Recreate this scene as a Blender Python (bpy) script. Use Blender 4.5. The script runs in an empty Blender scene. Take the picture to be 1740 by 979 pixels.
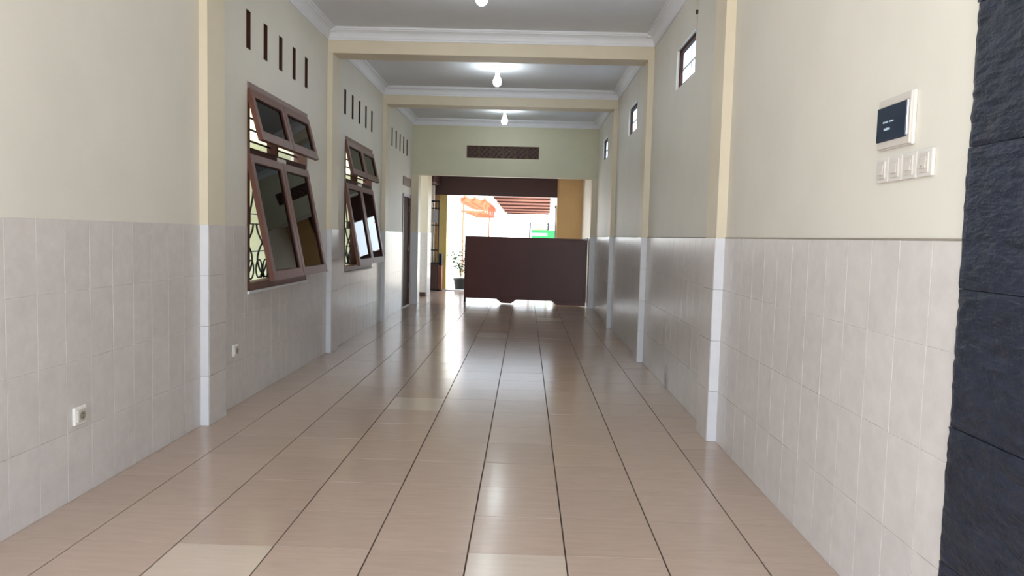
import bpy, bmesh, math, random
from mathutils import Vector, Matrix
random.seed(7)
S = bpy.context.scene
COL = S.collection

# ------------------------------------------------------------------ camera
YAW, PITCH, ROLL, FPX, CH = -0.01716, 0.0709, -0.0265, 1245.1, 1.299
def make_camera():
    cy, sy, cp, sp = math.cos(YAW), math.sin(YAW), math.cos(PITCH), math.sin(PITCH)
    cr, sr = math.cos(ROLL), math.sin(ROLL)
    fwd = Vector((sy*cp, cy*cp, -sp)); r0 = Vector((cy, -sy, 0)); u0 = r0.cross(fwd)
    right = cr*r0 - sr*u0; up = sr*r0 + cr*u0
    cd = bpy.data.cameras.new('camera'); cd.sensor_width = 36; cd.sensor_fit = 'HORIZONTAL'
    cd.lens = FPX*36/1740; cd.clip_start = 0.05; cd.clip_end = 500
    c = bpy.data.objects.new('camera', cd); COL.objects.link(c)
    m = Matrix((right, up, -fwd)).transposed().to_4x4(); m.translation = (0, 0, CH)
    c.matrix_world = m
    S.camera = c
make_camera()

# ------------------------------------------------------------------ world, sun, exposure
w = bpy.data.worlds.new('sky'); S.world = w; w.use_nodes = True
wn = w.node_tree.nodes; wl = w.node_tree.links
bg = wn['Background']
bg.inputs['Color'].default_value = (0.78, 0.89, 1.0, 1)
bg.inputs['Strength'].default_value = 2.0
sun = bpy.data.lights.new('sun', 'SUN'); sun.energy = 6.0; sun.angle = 0.02; sun.color = (1.0, 0.95, 0.87)
so = bpy.data.objects.new('sun', sun); COL.objects.link(so)
so.rotation_euler = Vector((0.55, -0.5, 0.95)).to_track_quat('Z', 'Y').to_euler()
S.view_settings.view_transform = 'Standard'
S.view_settings.look = 'None'
S.view_settings.exposure = 1.33
S.view_settings.gamma = 1
S.view_settings.use_curve_mapping = False

# ------------------------------------------------------------------ materials
def srgb(r, g, b):
    def f(c):
        c /= 255
        return c/12.92 if c <= 0.04045 else ((c+0.055)/1.055)**2.4
    return (f(r), f(g), f(b), 1)
MATS = {}
def mat(name, col, rough=0.6, var=0.06, scale=8, stretch=(1, 1, 1), bump=0.0, bscale=60, metallic=0, spec=0.5,
        rnd=0.0, detail=4, coat=0.0):
    m = bpy.data.materials.new(name); m.use_nodes = True
    n = m.node_tree.nodes; l = m.node_tree.links; b = n['Principled BSDF']
    b.inputs['Roughness'].default_value = rough; b.inputs['Metallic'].default_value = metallic
    b.inputs['Specular IOR Level'].default_value = spec
    b.inputs['Coat Weight'].default_value = coat; b.inputs['Coat Roughness'].default_value = 0.12
    geo = n.new('ShaderNodeNewGeometry'); mp = n.new('ShaderNodeMapping')
    mp.inputs['Scale'].default_value = stretch
    l.new(geo.outputs['Position'], mp.inputs['Vector'])
    nz = n.new('ShaderNodeTexNoise'); nz.inputs['Scale'].default_value = scale; nz.inputs['Detail'].default_value = detail
    nz.inputs['Roughness'].default_value = 0.6
    l.new(mp.outputs['Vector'], nz.inputs['Vector'])
    mr = n.new('ShaderNodeMapRange'); mr.inputs['From Min'].default_value = 0.3; mr.inputs['From Max'].default_value = 0.7
    mr.inputs['To Min'].default_value = 1-var; mr.inputs['To Max'].default_value = 1+var
    l.new(nz.outputs['Fac'], mr.inputs['Value'])
    val = mr.outputs['Result']
    if rnd:
        oi = n.new('ShaderNodeObjectInfo'); r2 = n.new('ShaderNodeMapRange')
        r2.inputs['To Min'].default_value = 1-rnd; r2.inputs['To Max'].default_value = 1+rnd
        l.new(oi.outputs['Random'], r2.inputs['Value'])
        mu = n.new('ShaderNodeMath'); mu.operation = 'MULTIPLY'
        l.new(val, mu.inputs[0]); l.new(r2.outputs['Result'], mu.inputs[1]); val = mu.outputs[0]
    vm = n.new('ShaderNodeVectorMath'); vm.operation = 'SCALE'
    vm.inputs[0].default_value = col[:3]; l.new(val, vm.inputs['Scale'])
    l.new(vm.outputs['Vector'], b.inputs['Base Color'])
    if bump:
        n2 = n.new('ShaderNodeTexNoise'); n2.inputs['Scale'].default_value = bscale; n2.inputs['Detail'].default_value = 3
        l.new(mp.outputs['Vector'], n2.inputs['Vector'])
        bp = n.new('ShaderNodeBump'); bp.inputs['Strength'].default_value = bump; bp.inputs['Distance'].default_value = 0.01
        l.new(n2.outputs['Fac'], bp.inputs['Height']); l.new(bp.outputs['Normal'], b.inputs['Normal'])
    MATS[name] = m
    return m
def emit(name, col, st):
    m = bpy.data.materials.new(name); m.use_nodes = True
    b = m.node_tree.nodes['Principled BSDF']
    b.inputs['Base Color'].default_value = (0.9, 0.9, 0.9, 1)
    b.inputs['Emission Color'].default_value = col; b.inputs['Emission Strength'].default_value = st
    MATS[name] = m
def glass(name, tint, gloss_rough=0.02, refl=1.5):
    m = bpy.data.materials.new(name); m.use_nodes = True
    n = m.node_tree.nodes; l = m.node_tree.links
    n.remove(n['Principled BSDF']); out = n['Material Output']
    tr = n.new('ShaderNodeBsdfTransparent'); tr.inputs['Color'].default_value = tint
    gl = n.new('ShaderNodeBsdfGlossy'); gl.inputs['Roughness'].default_value = gloss_rough
    fr = n.new('ShaderNodeFresnel'); fr.inputs['IOR'].default_value = refl
    mx = n.new('ShaderNodeMixShader')
    l.new(fr.outputs[0], mx.inputs[0]); l.new(tr.outputs[0], mx.inputs[1]); l.new(gl.outputs[0], mx.inputs[2])
    l.new(mx.outputs[0], out.inputs['Surface'])
    MATS[name] = m

mat('wall_paint', srgb(220, 214, 202), 0.55, 0.03, 2.2, bump=0.06, bscale=25)
mat('trim_paint', srgb(221, 208, 184), 0.5, 0.03, 3, bump=0.05, bscale=25)
mat('trim_paint_dimmed', srgb(208, 203, 176), 0.55, 0.03, 3, bump=0.05, bscale=25)  # greener trim paint, darkened: the end wall's weaker light is in the colour
mat('tan_paint', srgb(214, 176, 122), 0.6, 0.04, 3)
mat('room_paint', srgb(196, 196, 164), 0.7, 0.04, 3)
mat('yellow_paint', srgb(214, 190, 120), 0.6, 0.04, 3)
mat('white_plaster', srgb(238, 236, 230), 0.7, 0.03, 3)
mat('ceiling_paint', srgb(224, 225, 228), 0.7, 0.02, 3)
mat('coving_plaster', srgb(232, 232, 236), 0.55, 0.02, 4)
mat('dado_tile', srgb(207, 199, 194), 0.28, 0.06, 14, bump=0.05, bscale=40, rnd=0.025, detail=6)
mat('edge_tile', srgb(222, 221, 224), 0.25, 0.03, 10, rnd=0.02)
mat('dado_grout', srgb(232, 228, 226), 0.7, 0.05, 30)
mat('floor_tile', srgb(184, 161, 146), 0.18, 0.055, 5, stretch=(1.0, 7, 1), bump=0.03, bscale=9, rnd=0.045, detail=6)
mat('floor_tile_pale', srgb(200, 182, 166), 0.18, 0.04, 5, stretch=(1.0, 7, 1), bump=0.03, bscale=9, rnd=0.02, detail=6)
mat('floor_grout', srgb(72, 56, 48), 0.8, 0.15, 25)
mat('brown_wood', srgb(104, 62, 48), 0.42, 0.14, 6, stretch=(1, 1, 0.25), bump=0.05, bscale=30)
mat('dark_wood', srgb(66, 38, 30), 0.75, 0.12, 6, stretch=(1, 1, 0.25), spec=0.2)
mat('orange_wood', srgb(150, 84, 44), 0.45, 0.15, 8, stretch=(1, 1, 0.2))
mat('terracotta', srgb(158, 82, 50), 0.6, 0.1, 6)
mat('gate_steel', srgb(88, 46, 42), 0.42, 0.08, 3, stretch=(1, 1, 0.4))
mat('header_wood', srgb(62, 30, 26), 0.45, 0.1, 4)
mat('black_iron', srgb(24, 22, 22), 0.5, 0.1, 20)
mat('white_plastic', srgb(212, 206, 199), 0.35, 0.01, 10)
mat('ivory_plastic', srgb(202, 193, 184), 0.35, 0.01, 10)
mat('slot_dark', srgb(150, 140, 125), 0.5, 0.05, 10)
mat('navy_plastic', srgb(26, 42, 62), 0.12, 0.05, 10)
mat('lettering', srgb(190, 205, 220), 0.5, 0.02, 10)
mat('chrome', srgb(200, 200, 205), 0.2, 0.02, 10, metallic=1)
mat('vent_clay', srgb(98, 68, 54), 0.7, 0.2, 25, rnd=0.06)
mat('slate', srgb(31, 37, 51), 0.42, 0.35, 10, stretch=(1, 1.0, 2.6), bump=0.9, bscale=22, detail=8, rnd=0.12)
mat('slate_bed', srgb(26, 27, 30), 0.9, 0.1, 10)
mat('concrete', srgb(205, 200, 192), 0.85, 0.08, 2)
mat('canopy_brown', srgb(152, 110, 98), 0.6, 0.1, 4)
mat('skylight_sheet', srgb(240, 200, 160), 0.5, 0.05, 4)
mat('outlet_white', srgb(238, 235, 228), 0.35, 0.01, 10)
mat('green_board', srgb(14, 112, 56), 0.5, 0.05, 5)
mat('pale_green', srgb(110, 190, 135), 0.5, 0.05, 5)
mat('leaf', srgb(74, 110, 52), 0.5, 0.25, 12, rnd=0.2)
mat('soil', srgb(52, 40, 32), 0.9, 0.2, 30)
mat('pot_black', srgb(30, 30, 30), 0.5, 0.1, 10)
mat('galvanised', srgb(150, 150, 155), 0.45, 0.1, 20, metallic=0.6)
mat('cable', srgb(205, 196, 176), 0.6, 0.02, 10)
glass('tinted_glass', (0.035, 0.05, 0.045, 1), 0.015, 1.27)
glass('clear_glass', (0.86, 0.92, 0.97, 1), 0.05, 1.45)
emit('bulb_glow', (0.84, 0.95, 1.0, 1), 34)
def frosted(name, col):
    m = bpy.data.materials.new(name); m.use_nodes = True
    n = m.node_tree.nodes; l = m.node_tree.links; n.remove(n['Principled BSDF'])
    tl = n.new('ShaderNodeBsdfTranslucent'); tl.inputs['Color'].default_value = col
    tr = n.new('ShaderNodeBsdfTransparent'); mx = n.new('ShaderNodeMixShader'); mx.inputs[0].default_value = 0.25
    l.new(tl.outputs[0], mx.inputs[1]); l.new(tr.outputs[0], mx.inputs[2]); l.new(mx.outputs[0], n['Material Output'].inputs['Surface'])
    MATS[name] = m
frosted('frosted_glass', (0.66, 0.8, 0.95, 1))

def stain(name, point, size, strength):
    """one dirty run-off mark at a fixed place on a surface"""
    m = MATS[name]; n = m.node_tree.nodes; l = m.node_tree.links; b = n['Principled BSDF']
    src = b.inputs['Base Color'].links[0].from_socket
    geo = n.new('ShaderNodeNewGeometry'); sub = n.new('ShaderNodeVectorMath'); sub.operation = 'SUBTRACT'
    sub.inputs[1].default_value = point; l.new(geo.outputs['Position'], sub.inputs[0])
    mu = n.new('ShaderNodeVectorMath'); mu.operation = 'DIVIDE'; mu.inputs[1].default_value = size; l.new(sub.outputs[0], mu.inputs[0])
    ln = n.new('ShaderNodeVectorMath'); ln.operation = 'LENGTH'; l.new(mu.outputs[0], ln.inputs[0])
    nz = n.new('ShaderNodeTexNoise'); nz.inputs['Scale'].default_value = 18; l.new(geo.outputs['Position'], nz.inputs['Vector'])
    ad = n.new('ShaderNodeMath'); ad.operation = 'ADD'; l.new(ln.outputs['Value'], ad.inputs[0]); l.new(nz.outputs['Fac'], ad.inputs[1])
    mr = n.new('ShaderNodeMapRange'); mr.inputs['From Min'].default_value = 0.45; mr.inputs['From Max'].default_value = 1.5
    mr.inputs['To Min'].default_value = strength; mr.inputs['To Max'].default_value = 0; l.new(ad.outputs[0], mr.inputs['Value'])
    mx = n.new('ShaderNodeMix'); mx.data_type = 'RGBA'; l.new(mr.outputs['Result'], mx.inputs['Factor'])
    l.new(src, mx.inputs['A']); mx.inputs['B'].default_value = srgb(70, 50, 42); l.new(mx.outputs['Result'], b.inputs['Base Color'])
stain('dado_tile', (1.27, 6.42, 0.06), (0.3, 0.13, 0.16), 0.85)

# ------------------------------------------------------------------ helpers
WLOC = {}
def box(bm, x0, x1, y0, y1, z0, z1):
    v = [bm.verts.new((x, y, z)) for z in (z0, z1) for y in (y0, y1) for x in (x0, x1)]
    for f in ((0, 2, 3, 1), (4, 5, 7, 6), (0, 1, 5, 4), (2, 6, 7, 3), (0, 4, 6, 2), (1, 3, 7, 5)):
        bm.faces.new([v[i] for i in f])
    return v
def hexa(bm, pts):
    """eight points ordered like box()"""
    v = [bm.verts.new(p) for p in pts]
    for f in ((0, 2, 3, 1), (4, 5, 7, 6), (0, 1, 5, 4), (2, 6, 7, 3), (0, 4, 6, 2), (1, 3, 7, 5)):
        bm.faces.new([v[i] for i in f])
def bevel(bm, r, seg=1):
    bmesh.ops.bevel(bm, geom=list(bm.edges), offset=r, segments=seg, affect='EDGES', profile=0.6)
def cyl(bm, c, r, h, axis='Z', seg=20, r2=None):
    """cylinder from centre c of its base along +axis"""
    rot = {'Z': Matrix.Identity(4), 'X': Matrix.Rotation(math.pi/2, 4, 'Y'), 'Y': Matrix.Rotation(-math.pi/2, 4, 'X')}[axis]
    off = rot @ Vector((0, 0, h/2))
    bmesh.ops.create_cone(bm, cap_ends=True, segments=seg, radius1=r, radius2=r if r2 is None else r2, depth=h,
                          matrix=Matrix.Translation(Vector(c)+off) @ rot)
def lathe(bm, c, prof, seg=24):
    rings = []
    for r, z in prof:
        rings.append([bm.verts.new((c[0]+r*math.cos(2*math.pi*k/seg), c[1]+r*math.sin(2*math.pi*k/seg), c[2]+z)) for k in range(seg)])
    for a, b in zip(rings, rings[1:]):
        for k in range(seg):
            bm.faces.new((a[k], a[(k+1) % seg], b[(k+1) % seg], b[k]))
    bm.faces.new(rings[0][::-1]); bm.faces.new(rings[-1])
def tube(bm, pts, r, seg=6):
    pts = [Vector(p) for p in pts]; rings = []
    for i, p in enumerate(pts):
        t = (pts[min(i+1, len(pts)-1)]-pts[max(i-1, 0)]).normalized()
        a = Vector((1, 0, 0)) if abs(t.x) < 0.9 else Vector((0, 1, 0))
        u = t.cross(a).normalized(); v = t.cross(u)
        rings.append([bm.verts.new(p+r*(math.cos(2*math.pi*k/seg)*u+math.sin(2*math.pi*k/seg)*v)) for k in range(seg)])
    for a, b in zip(rings, rings[1:]):
        for k in range(seg):
            bm.faces.new((a[k], a[(k+1) % seg], b[(k+1) % seg], b[k]))
    bm.faces.new(rings[0][::-1]); bm.faces.new(rings[-1])
def mesh(bm, name, m, smooth=False):
    bmesh.ops.recalc_face_normals(bm, faces=list(bm.faces))
    me = bpy.data.meshes.new(name); bm.to_mesh(me); bm.free()
    if m: me.materials.append(MATS[m])
    if smooth:
        for p in me.polygons: p.use_smooth = True
    return me
def link(name, data, parent=None, loc=(0, 0, 0), rot=None):
    o = bpy.data.objects.new(name, data); COL.objects.link(o)
    o.location = loc
    if rot: o.rotation_euler = rot
    if parent is not None: o.parent = parent
    return o
def part(name, bm, m, parent=None, smooth=False, label=None):
    """mesh built in world coordinates, re-based on the parent's origin"""
    if parent is not None:
        off = WLOC.get(parent.name, Vector((0, 0, 0)))
        bmesh.ops.translate(bm, verts=list(bm.verts), vec=-off)
    o = link(name, mesh(bm, name, m, smooth), parent)
    WLOC[o.name] = WLOC.get(parent.name, Vector((0, 0, 0))) if parent is not None else Vector((0, 0, 0))
    if label: o['label'] = label
    return o
def thing(name, loc, label, cat, group=None, kind=None):
    o = bpy.data.objects.new(name, None); COL.objects.link(o); o.location = loc; o.empty_display_size = 0.1
    WLOC[o.name] = Vector(loc)
    tag(o, label, cat, group, kind)
    return o
def tag(o, label, cat, group=None, kind=None):
    o['label'] = label; o['category'] = cat
    if group: o['group'] = group
    if kind: o['kind'] = kind
    return o
def solid_cells(bm, axis, lo, hi, us, zs, hole):
    """wall slab between lo..hi along axis ('X' or 'Y'), cells of the grid us x zs left out where hole(u, z)"""
    def P(d, u, z): return (d, u, z) if axis == 'X' else (u, d, z)
    nu, nz = len(us)-1, len(zs)-1
    sol = lambda i, j: 0 <= i < nu and 0 <= j < nz and not hole((us[i]+us[i+1])/2, (zs[j]+zs[j+1])/2)
    def q(*p): bm.faces.new([bm.verts.new(x) for x in p])
    for i in range(nu):
        for j in range(nz):
            if not sol(i, j): continue
            a, b, c, d = us[i], us[i+1], zs[j], zs[j+1]
            for e in (lo, hi): q(P(e, a, c), P(e, b, c), P(e, b, d), P(e, a, d))
            if not sol(i-1, j): q(P(lo, a, c), P(hi, a, c), P(hi, a, d), P(lo, a, d))
            if not sol(i+1, j): q(P(lo, b, c), P(hi, b, c), P(hi, b, d), P(lo, b, d))
            if not sol(i, j-1): q(P(lo, a, c), P(hi, a, c), P(hi, b, c), P(lo, b, c))
            if not sol(i, j+1): q(P(lo, a, d), P(hi, a, d), P(hi, b, d), P(lo, b, d))
    bmesh.ops.remove_doubles(bm, verts=list(bm.verts), dist=1e-5)
def wall(name, axis, lo, hi, u0, u1, z0, z1, holes, m, label, cat='wall'):
    us = sorted({u0, u1, *[h[0] for h in holes], *[h[1] for h in holes]})
    zs = sorted({z0, z1, *[h[2] for h in holes], *[h[3] for h in holes]})
    bm = bmesh.new()
    solid_cells(bm, axis, lo, hi, us, zs, lambda u, z: any(h[0] < u < h[1] and h[2] < z < h[3] for h in holes))
    o = part(name, bm, m); tag(o, label, cat, kind='structure')
    return o

# ------------------------------------------------------------------ layout numbers (metres)
XL, XR = -2.11, 1.275          # corridor faces of the side walls
ZC, DADO = 3.39, 1.32          # ceiling, top of the tiled dado
PIL = [(4.71, 4.98), (7.72, 8.0), (10.66, 10.94)]    # pilaster / beam spans along the corridor
YE = 13.5                      # end wall
TH = 0.15
WIN = [(5.52, 7.02), (8.48, 9.98)]
WZ0, WZ1 = 0.826, 2.40
SLOTS = [[5.50+0.36*k for k in range(5)], [8.43+0.363*k for k in range(5)], [11.38+0.355*k for k in range(5)]]
SZ0, SZ1, SW = 2.64, 2.92, 0.085
DOOR = (12.49, 13.30, 1.98)
HIGH = [(5.83, 6.55), (8.82, 9.54), (11.96, 12.66)]
HZ0, HZ1 = 2.605, 2.945

# ------------------------------------------------------------------ floor
def build_floor():
    bm = bmesh.new()
    box(bm, XL-TH, XR+TH, 0.1, 17.0, -0.12, -0.004)
    box(bm, -3.4, XL-TH, YE+0.15, 17.0, -0.12, -0.004)
    fl = part('floor', bm, 'floor_grout'); tag(fl, 'tan ceramic tiled corridor floor with dark joints', 'floor', kind='structure')
    gx, gy, T = -0.2024, 2.9136, 0.4
    xs = [XL]+[gx+T*j for j in range(-4, 4)]+[XR]
    cache = {}
    pale = {(-1, 5), (-1, 2), (6, 3), (21, 6), (16, 4), (23, 3)}
    rest = bmesh.new()
    def tile_bm(wd):
        b = bmesh.new(); box(b, -wd/2+0.0024, wd/2-0.0024, -T/2+0.0013, T/2-0.0013, -0.006, 0.0)
        for v in b.verts:
            if v.co.z > -0.001: v.co.x -= math.copysign(0.0012, v.co.x); v.co.y -= math.copysign(0.0008, v.co.y)
        return b
    for i in range(-7, 35):
        y = gy+T*i+T/2
        for j in range(9):
            a, c = xs[j], xs[j+1]; wd = round(c-a, 4)
            if -1 <= i <= 26:
                m = 'floor_tile_pale' if (i, j) in pale else 'floor_tile'
                key = (wd, m)
                if key not in cache: cache[key] = mesh(tile_bm(wd), 'floor_tile', m)
                link('tile', cache[key], fl, ((a+c)/2, y, random.uniform(-0.0006, 0.0004)),
                     (random.uniform(-0.0012, 0.0012), random.uniform(-0.0012, 0.0012), random.uniform(-0.0015, 0.0015)))
            else:
                hexa(rest, [(x, yy, z) for z in (-0.006, 0.0) for yy in (y-T/2+0.0014, y+T/2-0.0014) for x in (a+0.0025, c-0.0025)])
        if y > YE+0.3:
            for k in range(3):
                a = XL-T*(k+1); c = a+T
                hexa(rest, [(x, yy, z) for z in (-0.006, 0.0) for yy in (y-T/2+0.0014, y+T/2-0.0014) for x in (a+0.0025, c-0.0025)])
    o = part('far_tiles', rest, 'floor_tile', fl); o['kind'] = 'stuff'
build_floor()
bm = bmesh.new(); box(bm, -2.05, XR, 16.84, 16.98, -0.004, 0.022); bevel(bm, 0.004)
tag(part('trim_threshold', bm, 'coving_plaster'), 'pale stone threshold strip at the far doorway', 'threshold', kind='structure')

# ------------------------------------------------------------------ walls
holes_l = [(a, b, WZ0, WZ1) for a, b in WIN]+[(y, y+SW, SZ0, SZ1) for g in SLOTS for y in g]+[(DOOR[0], DOOR[1], 0, DOOR[2]), (DOOR[0], DOOR[1], 2.12, 2.27)]
wall_left = wall('wall_left', 'X', XL-TH, XL, 1.0, YE+0.25, 0, 3.5, holes_l, 'wall_paint', 'cream left wall with tiled dado, windows and vent slots')
holes_r = [(a, b, HZ0, HZ1) for a, b in HIGH]
wall_right = wall('wall_right', 'X', XR, XR+TH, 0.5, 17.0, 0, 3.5, holes_r, 'wall_paint', 'cream right wall with tiled dado and small high windows')
VX0, VX1, VZ0, VZ1 = -1.125, 0.197, 2.703, 2.926
wall_end = wall('wall_end', 'Y', YE, YE+0.15, XL, XR, 2.372, 3.5, [(VX0, VX1, VZ0, VZ1)], 'trim_paint_dimmed', 'cream header wall over the far opening with a vent strip')
bm = bmesh.new(); box(bm, XL-TH, XR+TH, 1.0, YE+0.15, ZC, ZC+0.15)
tag(part('ceiling', bm, 'ceiling_paint'), 'flat pale grey corridor ceiling divided by beams', 'ceiling', kind='structure')

# ------------------------------------------------------------------ dado tiles
def rect_minus(r, h):
    a, b, c, d = r; e, f, g, i = h
    if f <= a or e >= b or i <= c or g >= d: return [r]
    out = []
    if e > a: out.append((a, e, c, d))
    if f < b: out.append((f, b, c, d))
    m0, m1 = max(a, e), min(b, f)
    if g > c: out.append((m0, m1, c, g))
    if i < d: out.append((m0, m1, i, d))
    return out
TILE_CACHE = {}
def wall_tile_mesh(axis, wd, h, t, m):
    key = (axis, round(wd, 3), round(h, 3), t, m)
    if key not in TILE_CACHE:
        b = bmesh.new(); gu, gz = 0.0016, 0.0006
        # outer face inset a little so that edges catch light
        for s in (0,):
            pts = []
            for z in (-h/2+gz, h/2-gz):
                for u in (-wd/2+gu, wd/2-gu):
                    for d in (0.0, t):
                        k = 0.0008 if d else 0
                        uu = u-math.copysign(k, u); zz = z-math.copysign(k, z)
                        pts.append((d, uu, zz))
            hexa(b, [p if axis == 'X' else (p[1], p[0], p[2]) for p in pts])
        TILE_CACHE[key] = mesh(b, 'dado_tile', m)
    return TILE_CACHE[key]
ROWZ = [0.0, 0.33, 0.66, 0.99, DADO]
def dado(parent, side, spans, start, step, holes):
    sx = 1 if side == 'L' else -1
    X = XL if side == 'L' else XR
    for (ya, yb) in spans:
        bm = bmesh.new()
        us = sorted({ya, yb, *[max(ya, min(yb, v)) for h in holes for v in h[:2]]})
        zs = sorted({0.0, DADO-0.003, *[v for h in holes for v in h[2:] if 0 < v < DADO-0.003]})
        solid_cells(bm, 'X', min(X, X+sx*0.004), max(X, X+sx*0.004), us, zs, lambda u, z: any(h[0] < u < h[1] and h[2] < z < h[3] for h in holes))
        part('grout', bm, 'dado_grout', parent)
        k0 = math.floor((ya-start)/step)
        y = start+k0*step
        while y < yb-1e-6:
            a, b = max(y, ya), min(y+step, yb); y += step
            if b-a < 0.012: continue
            for r in range(4):
                rects = [(a, b, ROWZ[r], ROWZ[r+1])]
                for h in holes: rects = [q for s in rects for q in rect_minus(s, h)]
                for (p, q, c, d) in rects:
                    if q-p < 0.012 or d-c < 0.012: continue
                    me = wall_tile_mesh('X', q-p, d-c, 0.007*sx, 'dado_tile')
                    link('tile', me, parent, (X, (p+q)/2, (c+d)/2), (0, random.uniform(-0.0015, 0.0015), random.uniform(-0.0025, 0.0025)))
hl = [(a-0.01, b+0.01, WZ0-0.012, WZ1) for a, b in WIN]+[(DOOR[0]-0.01, DOOR[1]+0.01, -0.1, 3)]
dado(wall_left, 'L', [(1.0, 4.71), (4.98, 7.72), (8.0, 10.66), (10.94, YE-0.03)], 2.918, 0.1945, hl)
dado(wall_right, 'R', [(2.147, 4.71), (4.98, 7.72), (8.0, 10.66), (10.94, YE)], 2.311, 0.2, [])
bm = bmesh.new(); box(bm, XR-0.006, XR, 2.147, YE, DADO, DADO+0.006)  # thin grey strip on the dado's top edge
part('dado_line', bm, 'slot_dark', wall_right, label='thin grey line along the top of the dado')

# ------------------------------------------------------------------ pilasters, beams, coving
NTR = [0]
def trim_name():
    NTR[0] += 1; return 'trim_%d' % NTR[0]
ORD = ['nearest', 'second', 'third', 'farthest']
def pilaster(side, k, ya, yb, pr, ztop):
    sx = 1 if side == 'L' else -1
    X = XL if side == 'L' else XR
    xf = X+sx*pr
    bm = bmesh.new(); box(bm, min(X, xf), max(X, xf), ya, yb, 0, ztop)
    o = part(trim_name(), bm, 'trim_paint')
    tag(o, '%s cream pilaster on the %s wall, tiled at its foot' % (ORD[k], 'left' if side == 'L' else 'right'), 'pilaster', kind='structure')
    for r in range(4):
        zc, h = (ROWZ[r]+ROWZ[r+1])/2, ROWZ[r+1]-ROWZ[r]
        link('tile', wall_tile_mesh('X', yb-ya, h, 0.007*sx, 'dado_tile'), o, (xf, (ya+yb)/2, zc))
        link('edge_tile', wall_tile_mesh('Y', pr+0.007, h, -0.007, 'edge_tile'), o, ((X+xf+sx*0.007)/2, ya, zc))
        link('edge_tile', wall_tile_mesh('Y', pr+0.007, h, 0.007, 'edge_tile'), o, ((X+xf+sx*0.007)/2, yb, zc))
    return o
for k, (a, b) in enumerate(PIL):
    pilaster('L', k, a, b, 0.055, 3.145)
    pilaster('R', k, a, b, 0.062, 3.145)
pilaster('L', 3, YE-0.03, YE+0.25, 0.12, 2.372)
pilaster('R', 3, YE, YE+0.25, 0.1, 2.372)
for k, (a, b) in enumerate(PIL):
    bm = bmesh.new(); box(bm, XL, XR, a, b, 3.145, ZC); bevel(bm, 0.004)
    tag(part(trim_name(), bm, 'trim_paint'), '%s cream ceiling beam spanning the corridor' % ['nearest', 'middle', 'farthest'][k], 'beam', kind='structure')
def coving(k, ya, yb):
    prof = [(0, -0.115), (0.012, -0.115), (0.012, -0.098), (0.02, -0.092), (0.026, -0.07), (0.04, -0.048), (0.06, -0.034),
            (0.078, -0.028), (0.082, -0.018), (0.098, -0.018), (0.098, 0.0), (0, 0)]
    cs = [(XL, ya, 1, 1), (XR, ya, -1, 1), (XR, yb, -1, -1), (XL, yb, 1, -1)]
    bm = bmesh.new(); rings = []
    for (x, y, dx, dy) in cs:
        rings.append([bm.verts.new((x+dx*d, y+dy*d, ZC+z)) for d, z in prof])
    for i in range(4):
        a, b = rings[i], rings[(i+1) % 4]
        for j in range(len(prof)):
            jj = (j+1) % len(prof)
            bm.faces.new((a[j], b[j], b[jj], a[jj]))
    o = part(trim_name(), bm, 'coving_plaster')
    tag(o, 'white plaster coving around the %s ceiling bay' % ['nearest', 'second', 'third', 'farthest'][k], 'coving', kind='structure')
    for (x, y, dx, dy) in cs:
        b = bmesh.new()
        box(b, min(x, x+dx*0.1), max(x, x+dx*0.1), min(y, y+dy*0.1), max(y, y+dy*0.1), ZC-0.045, ZC-0.001); bevel(b, 0.012, 2)
        part('corner_block', b, 'coving_plaster', o)
for k, (a, b) in enumerate([(1.3, 4.71), (4.98, 7.72), (8.0, 10.66), (10.94, YE)]): coving(k, a, b)

# ------------------------------------------------------------------ vent slots (brown lined) in the left wall
sl = bmesh.new(); t = 0.008
for (x0, x1, y0, y1, z0, z1) in [(XL-TH, XL+0.001, 0, t, SZ0, SZ1), (XL-TH, XL+0.001, SW-t, SW, SZ0, SZ1), (XL-TH, XL+0.001, 0, SW, SZ0, SZ0+t), (XL-TH, XL+0.001, 0, SW, SZ1-t, SZ1)]:
    box(sl, x0, x1, y0, y1, z0, z1)
slot_me = mesh(sl, 'slot_lining', 'dark_wood')
for g in SLOTS:
    for y in g: link('slot_lining', slot_me, wall_left, (0, y, 0))

# ------------------------------------------------------------------ left windows
def sash(parent, name, y0, y1, ztop, length, ang, panemat='tinted_glass'):
    """top hung sash; hinge line at (XH, ztop), bottom swung into the corridor"""
    XH = XL-0.018; fw, th = 0.062, 0.036
    M = Matrix.Translation((XH, 0, ztop)) @ Matrix.Rotation(-ang, 4, 'Y')
    wd = y1-y0
    def fin(bm):
        bmesh.ops.transform(bm, matrix=M, verts=list(bm.verts)); return bm
    b = bmesh.new()
    solid_cells(b, 'X', -0.0, th, [y0, y0+fw, y1-fw, y1], [-length, -length+fw*1.15, -fw, 0], lambda u, z: y0+fw < u < y1-fw and -length+fw*1.15 < z < -fw)
    s = part('sash', fin(b), 'brown_wood', parent)
    b = bmesh.new(); box(b, 0.014, 0.019, y0+fw-0.006, y1-fw+0.006, -length+fw*1.15-0.006, -fw+0.006)
    part('pane', fin(b), panemat, s)
    b = bmesh.new()
    for (a0, a1, c0, c1) in [(y0+fw, y1-fw, -length+fw*1.15, -length+fw*1.15+0.008), (y0+fw, y1-fw, -fw-0.008, -fw), (y0+fw, y0+fw+0.008, -length+fw*1.15, -fw), (y1-fw-0.008, y1-fw, -length+fw*1.15, -fw)]:
        box(b, 0.019, 0.028, a0, a1, c0, c1)
    part('glazing_bead', fin(b), 'dark_wood', s)
def sine_curve(x, yc, z0, z1, fn, n=22):
    return [(x, yc+fn(k/n), z0+(z1-z0)*k/n) for k in range(n+1)]
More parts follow.
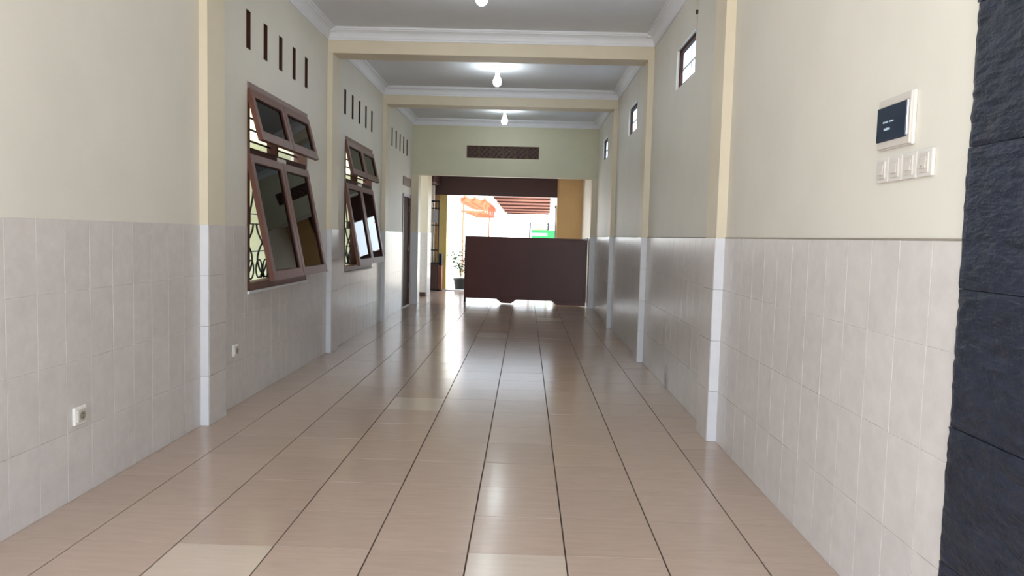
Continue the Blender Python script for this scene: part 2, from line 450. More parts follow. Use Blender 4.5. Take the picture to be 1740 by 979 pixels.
def left_window(idx, y0, y1, label, a_up, a_lo):
    w = thing('window_%d' % idx, (XL, (y0+y1)/2, WZ0), label, 'window', kind='structure')
    fx0, fx1 = XL-0.11, XL+0.004
    fw = 0.05; ym = (y0+y1)/2; zt0, zt1 = 1.845, 1.915
    for (a, b, c, d, nm) in [(y0, y0+fw, WZ0, WZ1, 'frame_jamb'), (y1-fw, y1, WZ0, WZ1, 'frame_jamb'), (y0+fw, y1-fw, WZ1-fw, WZ1, 'frame_head'),
                             (y0+fw, y1-fw, WZ0, WZ0+0.06, 'frame_sill'), (y0+fw, y1-fw, zt0, zt1, 'transom')]:
        bm = bmesh.new(); box(bm, fx0, fx1 if nm != 'frame_jamb' else fx1-0.001, a, b, c, d); part(nm, bm, 'brown_wood' if nm != 'transom' else 'dark_wood', w)
    bm = bmesh.new(); box(bm, fx0, fx1-0.03, ym-0.02, ym+0.02, WZ0+0.06, zt0); box(bm, fx0, fx1-0.03, ym-0.02, ym+0.02, zt1, WZ1-fw); part('mullion', bm, 'dark_wood', w)
    bm = bmesh.new(); box(bm, XL, XL+0.02, y0-0.01, y1+0.01, WZ0-0.02, WZ0); part('sill_ledge', bm, 'coving_plaster', w)
    for (a, b) in ((y0+0.006, ym-0.004), (ym+0.004, y1-0.006)):
        sash(w, 'upper', a, b, 2.345, 0.395, a_up)
        sash(w, 'lower', a, b, 1.86, 0.975, a_lo)
    # wrought-iron grille behind the sashes
    gx = XL-0.085
    for h in range(2):
        ya, yb = (y0+fw, ym-0.02) if h == 0 else (ym+0.02, y1-fw)
        g = bmesh.new()
        n = 2; pw = (yb-ya)/n
        for q in range(n):
            yc = ya+pw*(q+0.5); A = pw*0.36
            # open lens, crossing lower down and closing in two loops
            for s in (-1, 1):
                tube(g, sine_curve(gx+s*0.004, yc, 1.34, 0.90, lambda u, s=s: s*A*(math.cos(math.pi*u*1.55) if u < 0.62 else math.cos(math.pi*u*1.55)*1.0)), 0.0075)
                lp = [(gx+s*0.004, yc+s*A*0.55+A*0.55*math.cos(v), 0.975+0.075*math.sin(v)) for v in [math.pi*2*k/14 for k in range(15)]]
                tube(g, lp, 0.0065)
                tube(g, sine_curve(gx+s*0.004, yc, 1.42, 1.84, lambda u, s=s: s*A*(0.35+0.65*math.sin(math.pi*u)**1.0)), 0.0075)
            box(g, gx-0.018, gx+0.018, yc-0.032, yc+0.032, 1.34, 1.42)
        for z in (1.34, 1.42, 1.12): tube(g, [(gx, ya, z), (gx, yb, z)], 0.005)
        for z in (1.99, 2.08, 2.17, 2.26): tube(g, [(gx, ya, z), (gx, yb, z)], 0.009)
        part('grille', g, 'black_iron', w, label='black wrought-iron scroll grille')
    # stay arm of each lower sash and the small latch plate on the transom
    bm = bmesh.new(); box(bm, XL+0.003, XL+0.009, ym-0.1, ym+0.12, 1.865, 1.9); part('latch_plate', bm, 'ivory_plastic', w, label='pale yellow plate on the transom')
left_window(1, *WIN[0], 'nearer brown window with four tilted-open tinted sashes on the left wall', math.radians(15), math.radians(11.5))
left_window(2, *WIN[1], 'farther brown window with four tilted-open tinted sashes on the left wall', math.radians(13), math.radians(10.5))

# room wall behind the left windows, left roofless to let skylight onto it
wall('wall_roofless_room', 'X', -3.1, -3.0, 4.0, YE-0.1, 0, 3.5, [], 'room_paint', 'pale yellow room wall seen through the left windows, room left roofless for light')

# ------------------------------------------------------------------ door at the end of the left wall
d = thing('door_1', (XL, (DOOR[0]+DOOR[1])/2, 0), 'dark brown wooden door at the far end of the left wall', 'door', kind='structure')
for nm, (a, b, c, e) in {'door_frame': (DOOR[0], DOOR[0]+0.05, 0, DOOR[2]), 'frame_jamb': (DOOR[1]-0.05, DOOR[1], 0, DOOR[2]), 'frame_head': (DOOR[0]+0.05, DOOR[1]-0.05, DOOR[2]-0.05, DOOR[2])}.items():
    bm = bmesh.new(); box(bm, XL-0.12, XL+0.012, a, b, c, e); part(nm, bm, 'brown_wood', d)
bm = bmesh.new(); box(bm, XL-0.06, XL-0.02, DOOR[0]+0.052, DOOR[1]-0.052, 0.012, DOOR[2]-0.052)
leaf = part('door_leaf', bm, 'dark_wood', d)
for z0, z1 in ((0.15, 0.85), (1.0, 1.8)):
    bm = bmesh.new(); box(bm, XL-0.021, XL-0.012, DOOR[0]+0.15, DOOR[1]-0.15, z0, z1); bevel(bm, 0.004); part('door_panel', bm, 'dark_wood', leaf)
for z in (0.3, 0.98, 1.68):
    bm = bmesh.new(); cyl(bm, (XL-0.012, DOOR[1]-0.055, z), 0.009, 0.1, seg=10); part('hinge', bm, 'chrome', leaf)
bm = bmesh.new(); box(bm, XL-0.1, XL+0.01, DOOR[0], DOOR[1], 2.12, 2.27); part('vent_light', bm, 'brown_wood', d, label='brown wooden panel above the door')
bm = bmesh.new(); box(bm, XL-0.02, XL+0.02, DOOR[0], DOOR[1], 0, 0.01); part('sill_strip', bm, 'coving_plaster', d)

# ------------------------------------------------------------------ small high windows in the right wall
for k, (a, b) in enumerate(HIGH):
    w = thing('window_%d' % (3+k), (XR, (a+b)/2, HZ0), '%s small high window on the right wall' % ['nearest', 'middle', 'farthest'][k], 'window', kind='structure')
    fx0, fx1 = XR+0.024, XR+0.062; fw = 0.03
    for nm, (y0, y1, z0, z1) in (('frame_jamb', (a, a+fw, HZ0, HZ1)), ('frame_jamb', (b-fw, b, HZ0, HZ1)), ('frame_sill', (a+fw, b-fw, HZ0, HZ0+fw)), ('frame_head', (a+fw, b-fw, HZ1-fw, HZ1))):
        bm = bmesh.new(); box(bm, fx0, fx1, y0, y1, z0, z1); part(nm, bm, 'dark_wood', w)
    ym, zm = (a+b)/2, (HZ0+HZ1)/2
    bm = bmesh.new(); box(bm, fx0+0.024, fx1-0.002, ym-0.012, ym+0.012, HZ0+fw, HZ1-fw); box(bm, fx0+0.025, fx1-0.003, a+fw, b-fw, zm-0.01, zm+0.01); part('glazing_bar', bm, 'white_plaster', w)
    for (y0, y1) in ((a+fw, ym-0.012), (ym+0.012, b-fw)):
        for (z0, z1) in ((HZ0+fw, zm-0.01), (zm+0.01, HZ1-fw)):
            bm = bmesh.new(); box(bm, fx1-0.010, fx1-0.006, y0, y1, z0, z1); part('pane', bm, 'frosted_glass', w)
bm = bmesh.new()
tube(bm, [(XR-0.004, 5.80, 2.95), (XR-0.004, 5.80, 3.1), (XR-0.004, 5.79, 3.28)], 0.004)
cb = part('cable', bm, 'cable'); tag(cb, 'thin cable running up the right wall from the nearest high window', 'cable')
bm = bmesh.new(); box(bm, XR-0.014, XR, 5.788, 5.812, 3.04, 3.07); part('clip', bm, 'black_iron', cb)

# ------------------------------------------------------------------ vent blocks over the far opening
def vent_block():
    n = 6
    bm = bmesh.new(); wd = (VX1-VX0)/6; h = VZ1-VZ0; f = 0.014
    y0, y1 = YE+0.012, YE+0.07
    solid_cells(bm, 'Y', y0, y1, [0.001, f, wd-f, wd-0.001], [0, f, h-f, h], lambda u, z: f < u < wd-f and f < z < h-f)
    # diamond lattice, two by two, with a ring at each crossing
    cw, chh = (wd-2*f)/2, (h-2*f)/2; t = 0.017
    for i in range(2):
        for j in range(2):
            cx, cz = f+cw*(i+0.5), f+chh*(j+0.5)
            for s in (1, -1):
                p = Vector((cx-cw/2, 0, cz-s*chh/2)); q = Vector((cx+cw/2, 0, cz+s*chh/2))
                nrm = Vector((-(q-p).z, 0, (q-p).x)).normalized()*t/2
                a = 0.004 if s > 0 else 0.006
                hexa(bm, [(v.x, y, v.z) for y in (y0+a, y1-a) for v in (p-nrm, q-nrm, p+nrm, q+nrm)])
            box(bm, cx-0.011, cx+0.011, y0+0.001, y1-0.003, cz-0.011, cz+0.011)
    return mesh(bm, 'vent_block', 'vent_clay')
vb = vent_block()
for k in range(6):
    link('vent_block', vb, wall_end, (VX0+k*(VX1-VX0)/6, 0, VZ0))
bm = bmesh.new(); box(bm, VX0, VX1, YE+0.075, YE+0.15, VZ0, VZ1); part('vent_backing', bm, 'header_wood', wall_end)

# ------------------------------------------------------------------ ceiling bulbs
def bulb(y, label):
    x = -0.41
    t = thing('ceiling_bulb', (x, y, ZC), label, 'light bulb', 'ceiling bulbs')
    bm = bmesh.new(); lathe(bm, (x, y, ZC), [(0.03, -0.034), (0.05, -0.028), (0.062, -0.012), (0.062, 0.0)], 24); part('ceiling_rose', bm, 'white_plastic', t, True)
    bm = bmesh.new(); lathe(bm, (x, y, ZC), [(0.021, -0.085), (0.024, -0.08), (0.024, -0.045), (0.03, -0.034)], 20); part('lamp_holder', bm, 'white_plastic', t, True)
    bm = bmesh.new()
    prof = [(0.004, -0.245), (0.02, -0.242), (0.036, -0.231), (0.047, -0.212), (0.051, -0.19), (0.047, -0.165), (0.037, -0.142), (0.027, -0.12), (0.021, -0.1), (0.02, -0.085)]
    lathe(bm, (x, y, ZC), prof, 24); part('bulb_globe', bm, 'bulb_glow', t, True)
bulb(6.05, 'lit bulb nearest the camera, at the top edge of the picture')
bulb(9.25, 'lit bulb on the ceiling between the first and second visible beams')
bulb(12.35, 'lit bulb on the farthest ceiling bay before the end wall')

# ------------------------------------------------------------------ sockets, switches, breaker box
def plate(name, side, y, z, wd, h, label, cat, kind, group=None):
    sx = 1 if side == 'L' else -1
    X = (XL+0.0075) if side == 'L' and z < DADO else (XL if side == 'L' else XR)
    t = thing(name, (X, y, z-h/2), label, cat, group)
    def bx(a, b, y0, y1, z0, z1, bev=0.0):
        bm = bmesh.new(); box(bm, min(X+sx*a, X+sx*b), max(X+sx*a, X+sx*b), y0, y1, z0, z1)
        if bev: bevel(bm, bev, 2)
        return bm
    part('base_plate', bx(0, 0.012, y-wd/2, y+wd/2, z-h/2, z+h/2, 0.004), 'outlet_white' if side == 'L' else 'white_plastic', t)
    if kind == 'socket':
        part('socket_face', bx(0.011, 0.02, y-wd*0.36, y+wd*0.36, z-h*0.36, z+h*0.36, 0.003), 'ivory_plastic', t)
        bm = bmesh.new(); cyl(bm, (X+sx*0.02 if sx > 0 else X-0.022, y, z), 0.021, 0.002, 'X', 24); rc = part('socket_well', bm, 'slot_dark', t)
        for dz in (-0.009, 0.009):
            bm = bmesh.new(); cyl(bm, (X+sx*0.022 if sx > 0 else X-0.0235, y, z+dz), 0.003, 0.0015, 'X', 10); part('contact_hole', bm, 'black_iron', rc)
    else:
        part('switch_surround', bx(0.011, 0.016, y-wd*0.3, y+wd*0.3, z-h*0.36, z+h*0.36, 0.002), 'ivory_plastic', t)
        bm = bx(0.015, 0.021, y-wd*0.2, y+wd*0.2, z-h*0.2, z+h*0.22, 0.002)
        for v in bm.verts:
            if (v.co.x-X)*sx > 0.018 and v.co.z > z: v.co.x -= sx*0.004
        rk = part('rocker', bm, 'ivory_plastic', t)
        if kind == 'switch_dot':
            bm = bmesh.new(); cyl(bm, (X-0.0235, y, z-0.012), 0.004, 0.003, 'X', 10); part('indicator', bm, 'slot_dark', rk)
    return t
plate('power_outlet', 'L', 3.392, 0.395, 0.09, 0.085, 'white power outlet low on the left dado, nearest the camera', 'outlet', 'socket', 'power outlets')
plate('power_outlet', 'L', 5.262, 0.412, 0.09, 0.085, 'white power outlet low on the left dado, below the nearer window', 'outlet', 'socket', 'power outlets')
sw = ['light switch farthest from the black stone in the row under the breaker box', 'second light switch from the left in the row under the breaker box',
      'third light switch from the left in the row under the breaker box', 'light switch with a round indicator, closest to the black stone']
for k in range(4):
    plate('light_switch', 'R', 2.664-0.0935*k, 1.567, 0.088, 0.088, sw[k], 'switch', 'switch_dot' if k == 3 else 'switch', 'switches under the breaker box')
def breaker():
    y0, y1, z0, z1 = 2.470, 2.702, 1.637, 1.817
    t = thing('breaker_box', (XR, (y0+y1)/2, z0), 'white breaker box with a dark smoked cover on the right wall', 'breaker box')
    bm = bmesh.new(); box(bm, XR-0.012, XR, y0, y1, z0, z1); bevel(bm, 0.004, 2); part('housing', bm, 'white_plastic', t)
    bm = bmesh.new(); box(bm, XR-0.02, XR-0.011, y0+0.004, y1-0.004, z0+0.004, z1-0.004); bevel(bm, 0.003, 2); lid = part('lid_frame', bm, 'ivory_plastic', t)
    bm = bmesh.new(); box(bm, XR-0.025, XR-0.018, y0+0.022, y1-0.006, z0+0.028, z1-0.03); bevel(bm, 0.003, 1); cv = part('smoked_cover', bm, 'navy_plastic', t)
    bm = bmesh.new(); box(bm, XR-0.028, XR-0.018, y0+0.008, y0+0.019, z0+0.03, z1-0.03); bevel(bm, 0.003, 1); part('clear_edge', bm, 'chrome', t)
    # two short lines of print
    for (ya, yb, z, n) in ((2.575, 2.65, 1.728, 9), (2.598, 2.642, 1.702, 5)):
        bm = bmesh.new(); st = (yb-ya)/n
        for q in range(n):
            if q == 4 and n > 5: continue
            hh = 0.006 if n > 5 else 0.009
            box(bm, XR-0.0257, XR-0.0249, ya+q*st, ya+q*st+st*0.72, z, z+hh*(0.8+0.2*((q*7) % 3)/2))
        part('print_line', bm, 'lettering', cv)
breaker()

# ------------------------------------------------------------------ black slate cladding at the entrance
def slate():
    bm = bmesh.new(); box(bm, XR-0.006, XR+0.0, 0.5, 2.143, 0.0, ZC)
    o = part('wall_slate_cladding', bm, 'slate_bed'); tag(o, 'black split-slate cladding at the entrance end of the right wall', 'wall', kind='structure')
    rows = [0.0, 0.37, 0.775, 1.18, 1.585, 1.99, 2.395, 2.8, ZC]
    from mathutils import noise
    for r in range(len(rows)-1):
        ys = [2.147, 1.55 if r % 2 else 1.75, 1.1, 0.5]
        for q in range(3):
            y1, y0 = ys[q], ys[q+1]
            nu, nv = 26, 24
            bm = bmesh.new(); g = 0.0012
            grid = []
            zoff = random.uniform(0, 0.004)
            for j in range(nv+1):
                row = []
                for i in range(nu+1):
                    yy = y0+g+(y1-y0-2*g)*i/nu; zz = rows[r]+g+(rows[r+1]-rows[r]-2*g)*j/nv
                    n = noise.ridged_multi_fractal(Vector((yy*6, zz*24+yy*2, r*1.7)), 1.0, 2.0, 4, 1.0, 2.0)
                    e = 0.0035*(n-1) + 0.0022*noise.noise(Vector((yy*25, zz*60, 3)))
                    edge = i in (0, nu) or j in (0, nv)
                    dy = 0.003*noise.noise(Vector((zz*30, 5, r))) if i in (0, nu) else 0
                    row.append(bm.verts.new((XR-0.016-zoff-e+(0.003 if edge else 0), yy+dy*0.5, zz)))
                grid.append(row)
            for j in range(nv):
                for i in range(nu):
                    bm.faces.new((grid[j][i], grid[j][i+1], grid[j+1][i+1], grid[j+1][i]))
            ring = [grid[0][i] for i in range(nu+1)]+[grid[j][nu] for j in range(1, nv+1)]+[grid[nv][i] for i in range(nu-1, -1, -1)]+[grid[j][0] for j in range(nv-1, 0, -1)]
            back = [bm.verts.new((XR-0.005, v.co.y, v.co.z)) for v in ring]
            L = len(ring)
            for k in range(L): bm.faces.new((ring[k], back[k], back[(k+1) % L], ring[(k+1) % L]))
            bm.faces.new(back)
            part('slate_panel', bm, 'slate', o)
slate()

# ------------------------------------------------------------------ brown sheet-steel gate leaf across the far opening
def gate():
    A, B = Vector((-1.17, 14.12, 0)), Vector((1.16, 13.80, 0))
    Lg = (B-A).length; ang = math.atan2(B.y-A.y, B.x-A.x)
    t = thing('steel_gate', A, 'dark brown sheet-steel gate leaf standing across the far opening', 'gate')
    t.rotation_euler = (0, 0, ang)
    WLOC[t.name] = Vector((0, 0, 0))
    def bx(x0, x1, y0, y1, z0, z1, bev=0):
        bm = bmesh.new(); box(bm, x0, x1, y0, y1, z0, z1)
        if bev: bevel(bm, bev, 1)
        return bm
    z0, z1 = 0.085, 1.275
    part('sheet', bx(0.02, Lg-0.02, -0.006, 0.006, z0+0.03, z1-0.03), 'gate_steel', t)
    part('top_rail', bx(0, Lg, -0.012, 0.03, z1-0.04, z1, 0.004), 'gate_steel', t)
    part('bottom_rail', bx(0, Lg, -0.012, 0.03, z0, z0+0.05, 0.004), 'gate_steel', t)
    for x in (0, Lg-0.04): part('stile', bx(x, x+0.04, -0.013, 0.031, z0-0.002, z1-0.001, 0.004), 'gate_steel', t)
    for x in (Lg*0.33, Lg*0.66): part('back_brace', bx(x, x+0.03, 0.007, 0.03, z0+0.05, z1-0.04), 'gate_steel', t)
    # foot with caster at the free end
    ft = part('foot', bx(0.0, 0.035, -0.01, 0.025, 0.03, z0), 'black_iron', t)
    bm = bmesh.new(); cyl(bm, (0.018, -0.005, 0.024), 0.0235, 0.024, 'Y', 16); part('caster', bm, 'black_iron', ft)
    # low skirts between the two daylight gaps
    for (xa, xb) in ((0.635, 1.03), (1.70, Lg-0.01)):
        bm = bmesh.new(); k = 0.1
        hexa(bm, [(xa+k, -0.008, 0.012), (xb-(k if xb < 2 else 0), -0.008, 0.012), (xa+k, 0.02, 0.012), (xb-(k if xb < 2 else 0), 0.02, 0.012),
                  (xa, -0.008, z0+0.004), (xb, -0.008, z0+0.004), (xa, 0.02, z0+0.004), (xb, 0.02, z0+0.004)])
        part('skirt', bm, 'gate_steel', t)
    for z in (0.3, 1.2):
        bm = bmesh.new(); cyl(bm, (Lg-0.005, -0.012, z), 0.012, 0.1, seg=12); part('hinge', bm, 'galvanised', t)
    bm = bmesh.new(); box(bm, Lg-0.07, Lg+0.0, -0.03, -0.012, 1.255, 1.285); part('bolt', bm, 'galvanised', t)
gate()

# ------------------------------------------------------------------ porch beyond the end wall
bm = bmesh.new(); box(bm, -3.4, XR+TH, YE+0.15, 17.2, 2.75, 2.9)
tag(part('ceiling_porch', bm, 'ceiling_paint'), 'low ceiling of the porch beyond the end wall', 'ceiling', kind='structure')
wall('wall_porch_left', 'X', -3.4, -3.3, YE+0.15, 15.1, 0, 2.75, [], 'wall_paint', 'cream wall of the side passage beyond the last pilaster')
wall('wall_porch_side', 'X', -2.45, -2.35, 15.64, 17.05, 0, 2.75, [], 'wall_paint', 'cream wall behind the iron door of the porch')
# pier at the far side of the side passage
bm = bmesh.new(); box(bm, -3.3, -2.03, 15.1, 15.64, 0, 2.75)
pier = part('wall_pier', bm, 'trim_paint'); tag(pier, 'cream pier with tiled foot beyond the last left pilaster', 'pier', kind='structure')
for r in range(4):
    zc, h = (ROWZ[r]+ROWZ[r+1])/2, 0.33
    for x0, x1 in ((-2.43, -2.03), (-2.83, -2.43), (-3.23, -2.83)):
        link('tile', wall_tile_mesh('Y', x1-x0, h, -0.007, 'dado_tile'), pier, ((x0+x1)/2, 15.1, zc))
    for y0 in (15.1, 15.37): link('edge_tile', wall_tile_mesh('X', 0.27, h, 0.007, 'edge_tile'), pier, (-2.03, y0+0.135, zc))
bm = bmesh.new(); box(bm, -3.3, -2.05, 15.07, 15.094, 0, 0.09); part('plinth', bm, 'header_wood', pier, label='dark maroon plinth')
# far wall of the porch with its big opening
wall('wall_porch_far', 'Y', 16.9, 17.05, 0.69, XR, 0, 2.75, [], 'tan_paint', 'tan wall behind the right part of the gate')
wall('wall_porch_corner', 'Y', 16.95, 17.05, -2.45, -2.0, 0, 2.75, [], 'tan_paint', 'tan strip of wall behind the iron door')
bm = bmesh.new(); box(bm, -2.0, -1.835, 16.9, 17.1, 0, 2.2)
tag(part('wall_yellow_jamb', bm, 'yellow_paint'), 'narrow yellow jamb beside the far doorway', 'wall', kind='structure')
bm = bmesh.new(); box(bm, -2.3, 0.69, 16.86, 17.02, 2.2, 2.75); bevel(bm, 0.006)
tag(part('trim_header', bm, 'header_wood'), 'dark brown header board over the far doorway', 'beam', kind='structure')
bm = bmesh.new(); box(bm, -2.3, -2.0, 15.7, 16.86, 2.4, 2.75); bevel(bm, 0.006)
tag(part('trim_side_board', bm, 'header_wood'), 'dark brown board along the left side of the porch', 'beam', kind='structure')
# folded iron door by the yellow jamb
def iron_door():
    y = 16.5; x0, x1 = -2.16, -1.955
    t = thing('iron_door', ((x0+x1)/2, y, 0), 'black iron folding door leaf standing beside the yellow jamb', 'door')
    bm = bmesh.new()
    for (a, b, c, e) in ((x0, x0+0.025, 0.02, 2.05), (x1-0.025, x1, 0.02, 2.05), (x0, x1, 0.02, 0.06), (x0, x1, 2.01, 2.05), (x0, x1, 0.62, 0.66), (x0, x1, 0.92, 0.95), (x0, x1, 1.86, 1.89), (x0, x1, 1.48, 1.51)):
        box(bm, a, b, y-0.012, y+0.012, c, e)
    part('frame', bm, 'black_iron', t)
    bm = bmesh.new(); box(bm, x0+0.02, x1-0.02, y-0.006, y+0.006, 0.06, 0.62); part('lower_panel', bm, 'header_wood', t)
    for x in (x0+0.07, x1-0.07):
        bm = bmesh.new(); tube(bm, [(x, y, 0.66), (x, y, 2.01)], 0.007); part('bar', bm, 'black_iron', t)
    bm = bmesh.new(); box(bm, x0+0.03, x1-0.03, y-0.01, y-0.004, 1.55, 1.84)
    for k in range(3): box(bm, x0+0.03, x1-0.03, y-0.016, y-0.01, 1.58+0.09*k, 1.61+0.09*k)
    part('ornament_plate', bm, 'galvanised', t, label='grey ribbed plate')
iron_door()
bm = bmesh.new(); box(bm, -2.2, -2.1, 16.7, 16.8, 0, 2.4); bevel(bm, 0.004)
tag(part('porch_post', bm, 'white_plaster'), 'slim white post behind the iron door', 'post')
def cabinet():
    t = thing('wooden_stand', (-1.9, 16.75, 0), 'small orange-brown wooden stand in front of the yellow jamb', 'stand')
    bm = bmesh.new(); box(bm, -1.975, -1.895, 16.6, 16.84, 0.03, 0.56); bevel(bm, 0.004); part('body', bm, 'orange_wood', t)
    bm = bmesh.new(); box(bm, -1.982, -1.888, 16.59, 16.845, 0.56, 0.585); bevel(bm, 0.003); part('top', bm, 'orange_wood', t)
    for x in (-1.97, -1.915):
        for y in (16.61, 16.8):
            bm = bmesh.new(); box(bm, x, x+0.015, y, y+0.03, 0, 0.03); part('leg', bm, 'dark_wood', t)
    s = thing('black_speaker', (-1.94, 16.72, 0.585), 'small black box on top of the orange-brown stand', 'box')
    bm = bmesh.new(); box(bm, -1.98, -1.9, 16.64, 16.8, 0.585, 0.85); bevel(bm, 0.006); part('case', bm, 'black_iron', s)
    bm = bmesh.new(); box(bm, -1.972, -1.908, 16.634, 16.642, 0.6, 0.835); part('front_cover', bm, 'slate_bed', s)
cabinet()

# ------------------------------------------------------------------ outdoors beyond the far doorway
bm = bmesh.new(); box(bm, -40, 40, 17.0, 80, -0.3, -0.03)
tag(part('ground_yard', bm, 'concrete'), 'sunlit pale concrete yard beyond the doorway', 'ground', kind='structure')
bm = bmesh.new(); box(bm, -40, 40, -60, 0.1, -0.3, -0.01)
tag(part('ground_street', bm, 'concrete'), 'pale concrete forecourt in front of the corridor', 'ground', kind='structure')
bm = bmesh.new(); box(bm, -3.6, 3.0, -2.2, 1.0, ZC, ZC+0.15)  # slab out of view, added to hold back skylight from the corridor
tag(part('ceiling_added_shade', bm, 'ceiling_paint'), 'unseen pale slab added over the forecourt to cut entrance daylight', 'canopy', kind='structure')
wall('wall_yard_left', 'X', -2.15, -2.0, 18.2, 22.2, -0.03, 3.2, [], 'white_plaster', 'sunlit white wall along the left of the yard')
wall('wall_yard_back', 'Y', 46, 46.2, -20, 20, -0.03, 1.5, [], 'white_plaster', 'white wall across the back of the yard')
def potted():
    c = Vector((-1.55, 17.6, -0.03))
    t = thing('potted_plant', c, 'leafy plant in a black pot just outside the doorway', 'plant')
    bm = bmesh.new(); lathe(bm, c, [(0.11, 0), (0.125, 0.01), (0.165, 0.24), (0.18, 0.245), (0.18, 0.275), (0.16, 0.28)], 20); part('pot', bm, 'pot_black', t, True)
    bm = bmesh.new(); lathe(bm, c, [(0.155, 0.262), (0.15, 0.285)], 16); part('soil', bm, 'soil', t)
    lv = bmesh.new(); ldat = []
    for (p, w) in (((0, 0, 0), 0), ((0.045, 0.035, 0.012), 1), ((0.07, 0.1, 0.0), 1), ((0.0, 0.16, -0.03), 2)):
        pass
    vs = [(0, 0, 0), (0.028, 0.05, 0.012), (-0.028, 0.05, 0.012), (0.03, 0.1, 0.004), (-0.03, 0.1, 0.004), (0, 0.165, -0.03), (0, 0.05, 0.0), (0, 0.1, -0.008)]
    v = [lv.verts.new(q) for q in vs]
    for f in ((0, 1, 6), (0, 6, 2), (1, 3, 7, 6), (6, 7, 4, 2), (3, 5, 7), (7, 5, 4)): lv.faces.new([v[i] for i in f])
    bmesh.ops.solidify(lv, geom=list(lv.faces), thickness=0.003)
    leaf_me = mesh(lv, 'leaf', 'leaf')
    rr = random.Random(3)
    for k in range(9):
        a = rr.uniform(0, 6.28); h = rr.uniform(0.35, 0.95); sp = rr.uniform(0.08, 0.3)
        if k == 0: a, h, sp = math.pi*0.95, 0.62, 0.42
        pts = [(c.x+math.cos(a)*sp*u*u, c.y+math.sin(a)*sp*u*u, c.z+0.27+h*u) for u in [q/8 for q in range(9)]]
        bm = bmesh.new(); tube(bm, pts, 0.006, 5); part('stem', bm, 'leaf', t)
        for q in range(3, 9):
            for s in (0, 1):
                p = Vector(pts[q])-c
                o = link('leaf', leaf_me, t, p, (rr.uniform(-0.3, 0.6), rr.uniform(-0.5, 0.5), rr.uniform(0, 6.28)))
                o.scale = [rr.uniform(0.6, 1.1)]*3
potted()
def canopy():
    t = thing('yard_canopy', (0.1, 34, 2.7), 'brown ribbed canopy over the right of the yard', 'canopy')
    Y0, Y1 = 25.0, 43.0
    def pz(y): return 2.74-0.05*(y-Y0)/(Y1-Y0)
    def pl(y): return -1.2
    def pr(y): return 0.85+0.5*(y-Y0)/(Y1-Y0)
    n = 12; ys = [Y0+(Y1-Y0)*(k/n)**1.25 for k in range(n+1)]
    for k in range(n):
        a, b = ys[k]+0.01, ys[k+1]-0.01
        bm = bmesh.new(); hexa(bm, [(x(y), y, pz(y)+dz) for dz in (0, 0.04) for y in (a, b) for x in (pl, pr)]); part('roof_sheet', bm, 'canopy_brown', t)
        bm = bmesh.new(); box(bm, pl(b), pr(b), b-0.05, b+0.04, pz(b)-0.10, pz(b)-0.001); part('batten', bm, 'dark_wood' if k % 2 else 'canopy_brown', t)
    bm = bmesh.new(); hexa(bm, [(pl(y)+dx, y, pz(y)+dz) for dz in (-0.16, 0.06) for y in (Y0, Y1) for dx in (-0.05, 0.0)]); part('fascia', bm, 'white_plaster', t)
    bm = bmesh.new(); box(bm, -0.28, 0.25, 26.3, 29.5, 2.715, 2.722); part('skylight', bm, 'skylight_sheet', t)
    for (x, y) in ((1.27, 42.8), (0.8, 25.1), (-1.2, 42.8)):
        bm = bmesh.new(); box(bm, x, x+0.07, y, y+0.07, -0.03, pz(y)-0.02); part('post', bm, 'white_plaster', t)
canopy()
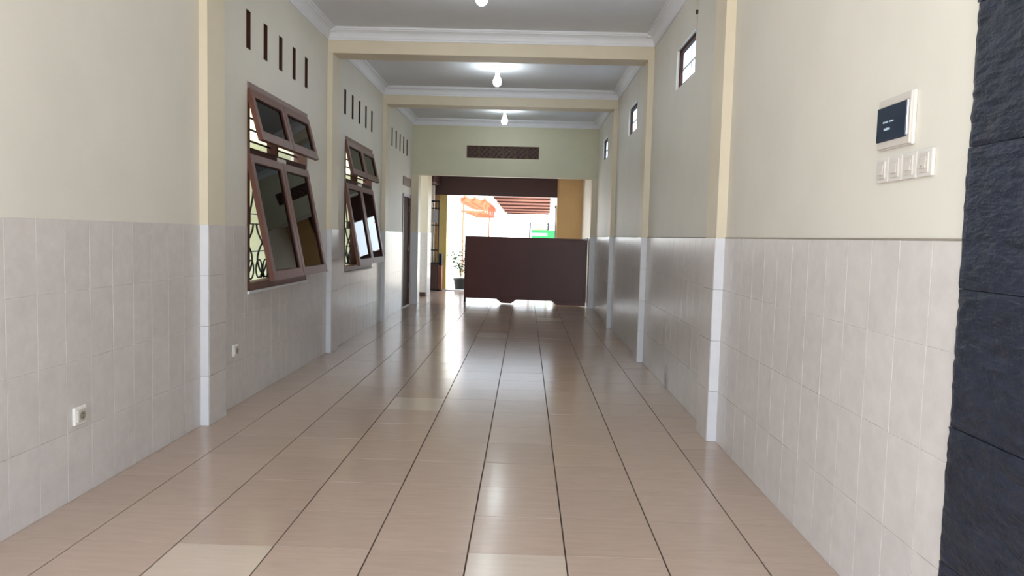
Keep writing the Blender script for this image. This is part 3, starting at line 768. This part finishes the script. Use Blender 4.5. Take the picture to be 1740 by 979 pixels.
def eave():
    t = thing('timber_eave', (-1.9, 25, 2.3), 'terracotta-coloured timber eave on the left of the yard', 'eave')
    def z(x): return 2.33-0.09*(x+2.2)
    for k in range(10):
        y = 22.4+0.8*k
        bm = bmesh.new()
        hexa(bm, [(x, yy, z(x)+dz) for dz in (0, 0.12) for yy in (y, y+0.07) for x in (-2.2, -1.25)])
        part('rafter', bm, 'terracotta', t)
        if k % 2 == 0:
            bm = bmesh.new(); box(bm, -1.34, -1.28, y, y+0.06, 1.98, z(-1.3)); part('hanger', bm, 'terracotta', t)
            bm = bmesh.new(); box(bm, -2.0, -1.27, y+0.01, y+0.05, 1.98, 2.04); part('tie', bm, 'terracotta', t)
    for x in (-1.29, -1.6, -1.9):
        bm = bmesh.new(); box(bm, x-0.03, x+0.03, 22.3, 29.8, z(x)+0.12, z(x)+0.18); part('purlin', bm, 'terracotta', t)
    for (x, y, h) in ((-1.95, 22.4, 2.3), (-1.34, 26.0, 2.24)):
        bm = bmesh.new(); box(bm, x, x+0.04, y, y+0.04, -0.03, h); part('post', bm, 'terracotta', t)
eave()
def pole():
    bm = bmesh.new(); tube(bm, [(0.72, 17.9, -0.03), (0.72, 17.9, 2.0)], 0.026, 10)
    o = part('iron_pole', bm, 'black_iron'); tag(o, 'slim black iron pole outside the doorway on the right', 'pole')
    bm = bmesh.new(); bmesh.ops.create_uvsphere(bm, u_segments=14, v_segments=10, radius=0.045, matrix=Matrix.Translation((0.72, 17.9, 2.03))); part('finial', bm, 'black_iron', o, True)
    bm = bmesh.new(); box(bm, 0.74, 0.84, 17.6, 17.7, -0.03, 2.7); bevel(bm, 0.005)
    tag(part('yard_post', bm, 'white_plaster'), 'slim white post behind the tan wall outside', 'post')
pole()
def board():
    t = thing('green_board', (0.45, 22, -0.03), 'green board with a pale stripe standing in the yard', 'board')
    bm = bmesh.new(); box(bm, 0.17, 0.86, 22.0, 22.04, 1.02, 1.5); bevel(bm, 0.004); part('panel', bm, 'green_board', t)
    bm = bmesh.new(); box(bm, 0.17, 0.64, 21.992, 22.001, 1.32, 1.41); part('stripe', bm, 'pale_green', t)
    for x in (0.2, 0.8):
        bm = bmesh.new(); box(bm, x, x+0.035, 22.045, 22.08, -0.03, 1.5); part('leg', bm, 'galvanised', t)
    l = thing('ornament_panel', (0.4, 22.3, -0.03), 'pale lattice panel rising above the green board', 'panel')
    bm = bmesh.new()
    for k in range(4):
        cx = 0.25+0.11*k
        tube(bm, [(cx+0.05*math.cos(v), 22.3, 1.6+0.06*math.sin(v)) for v in [6.2832*q/12 for q in range(13)]], 0.012)
    part('rings', bm, 'canopy_brown', l)
    bm = bmesh.new(); box(bm, 0.18, 0.64, 22.29, 22.31, 1.5, 1.53); box(bm, 0.18, 0.64, 22.29, 22.31, 1.67, 1.7); part('rail', bm, 'canopy_brown', l)
    for x in (0.09, 0.64):
        bm = bmesh.new(); box(bm, x, x+0.05, 22.28, 22.33, -0.03, 1.72); part('post', bm, 'black_iron', l)
board()
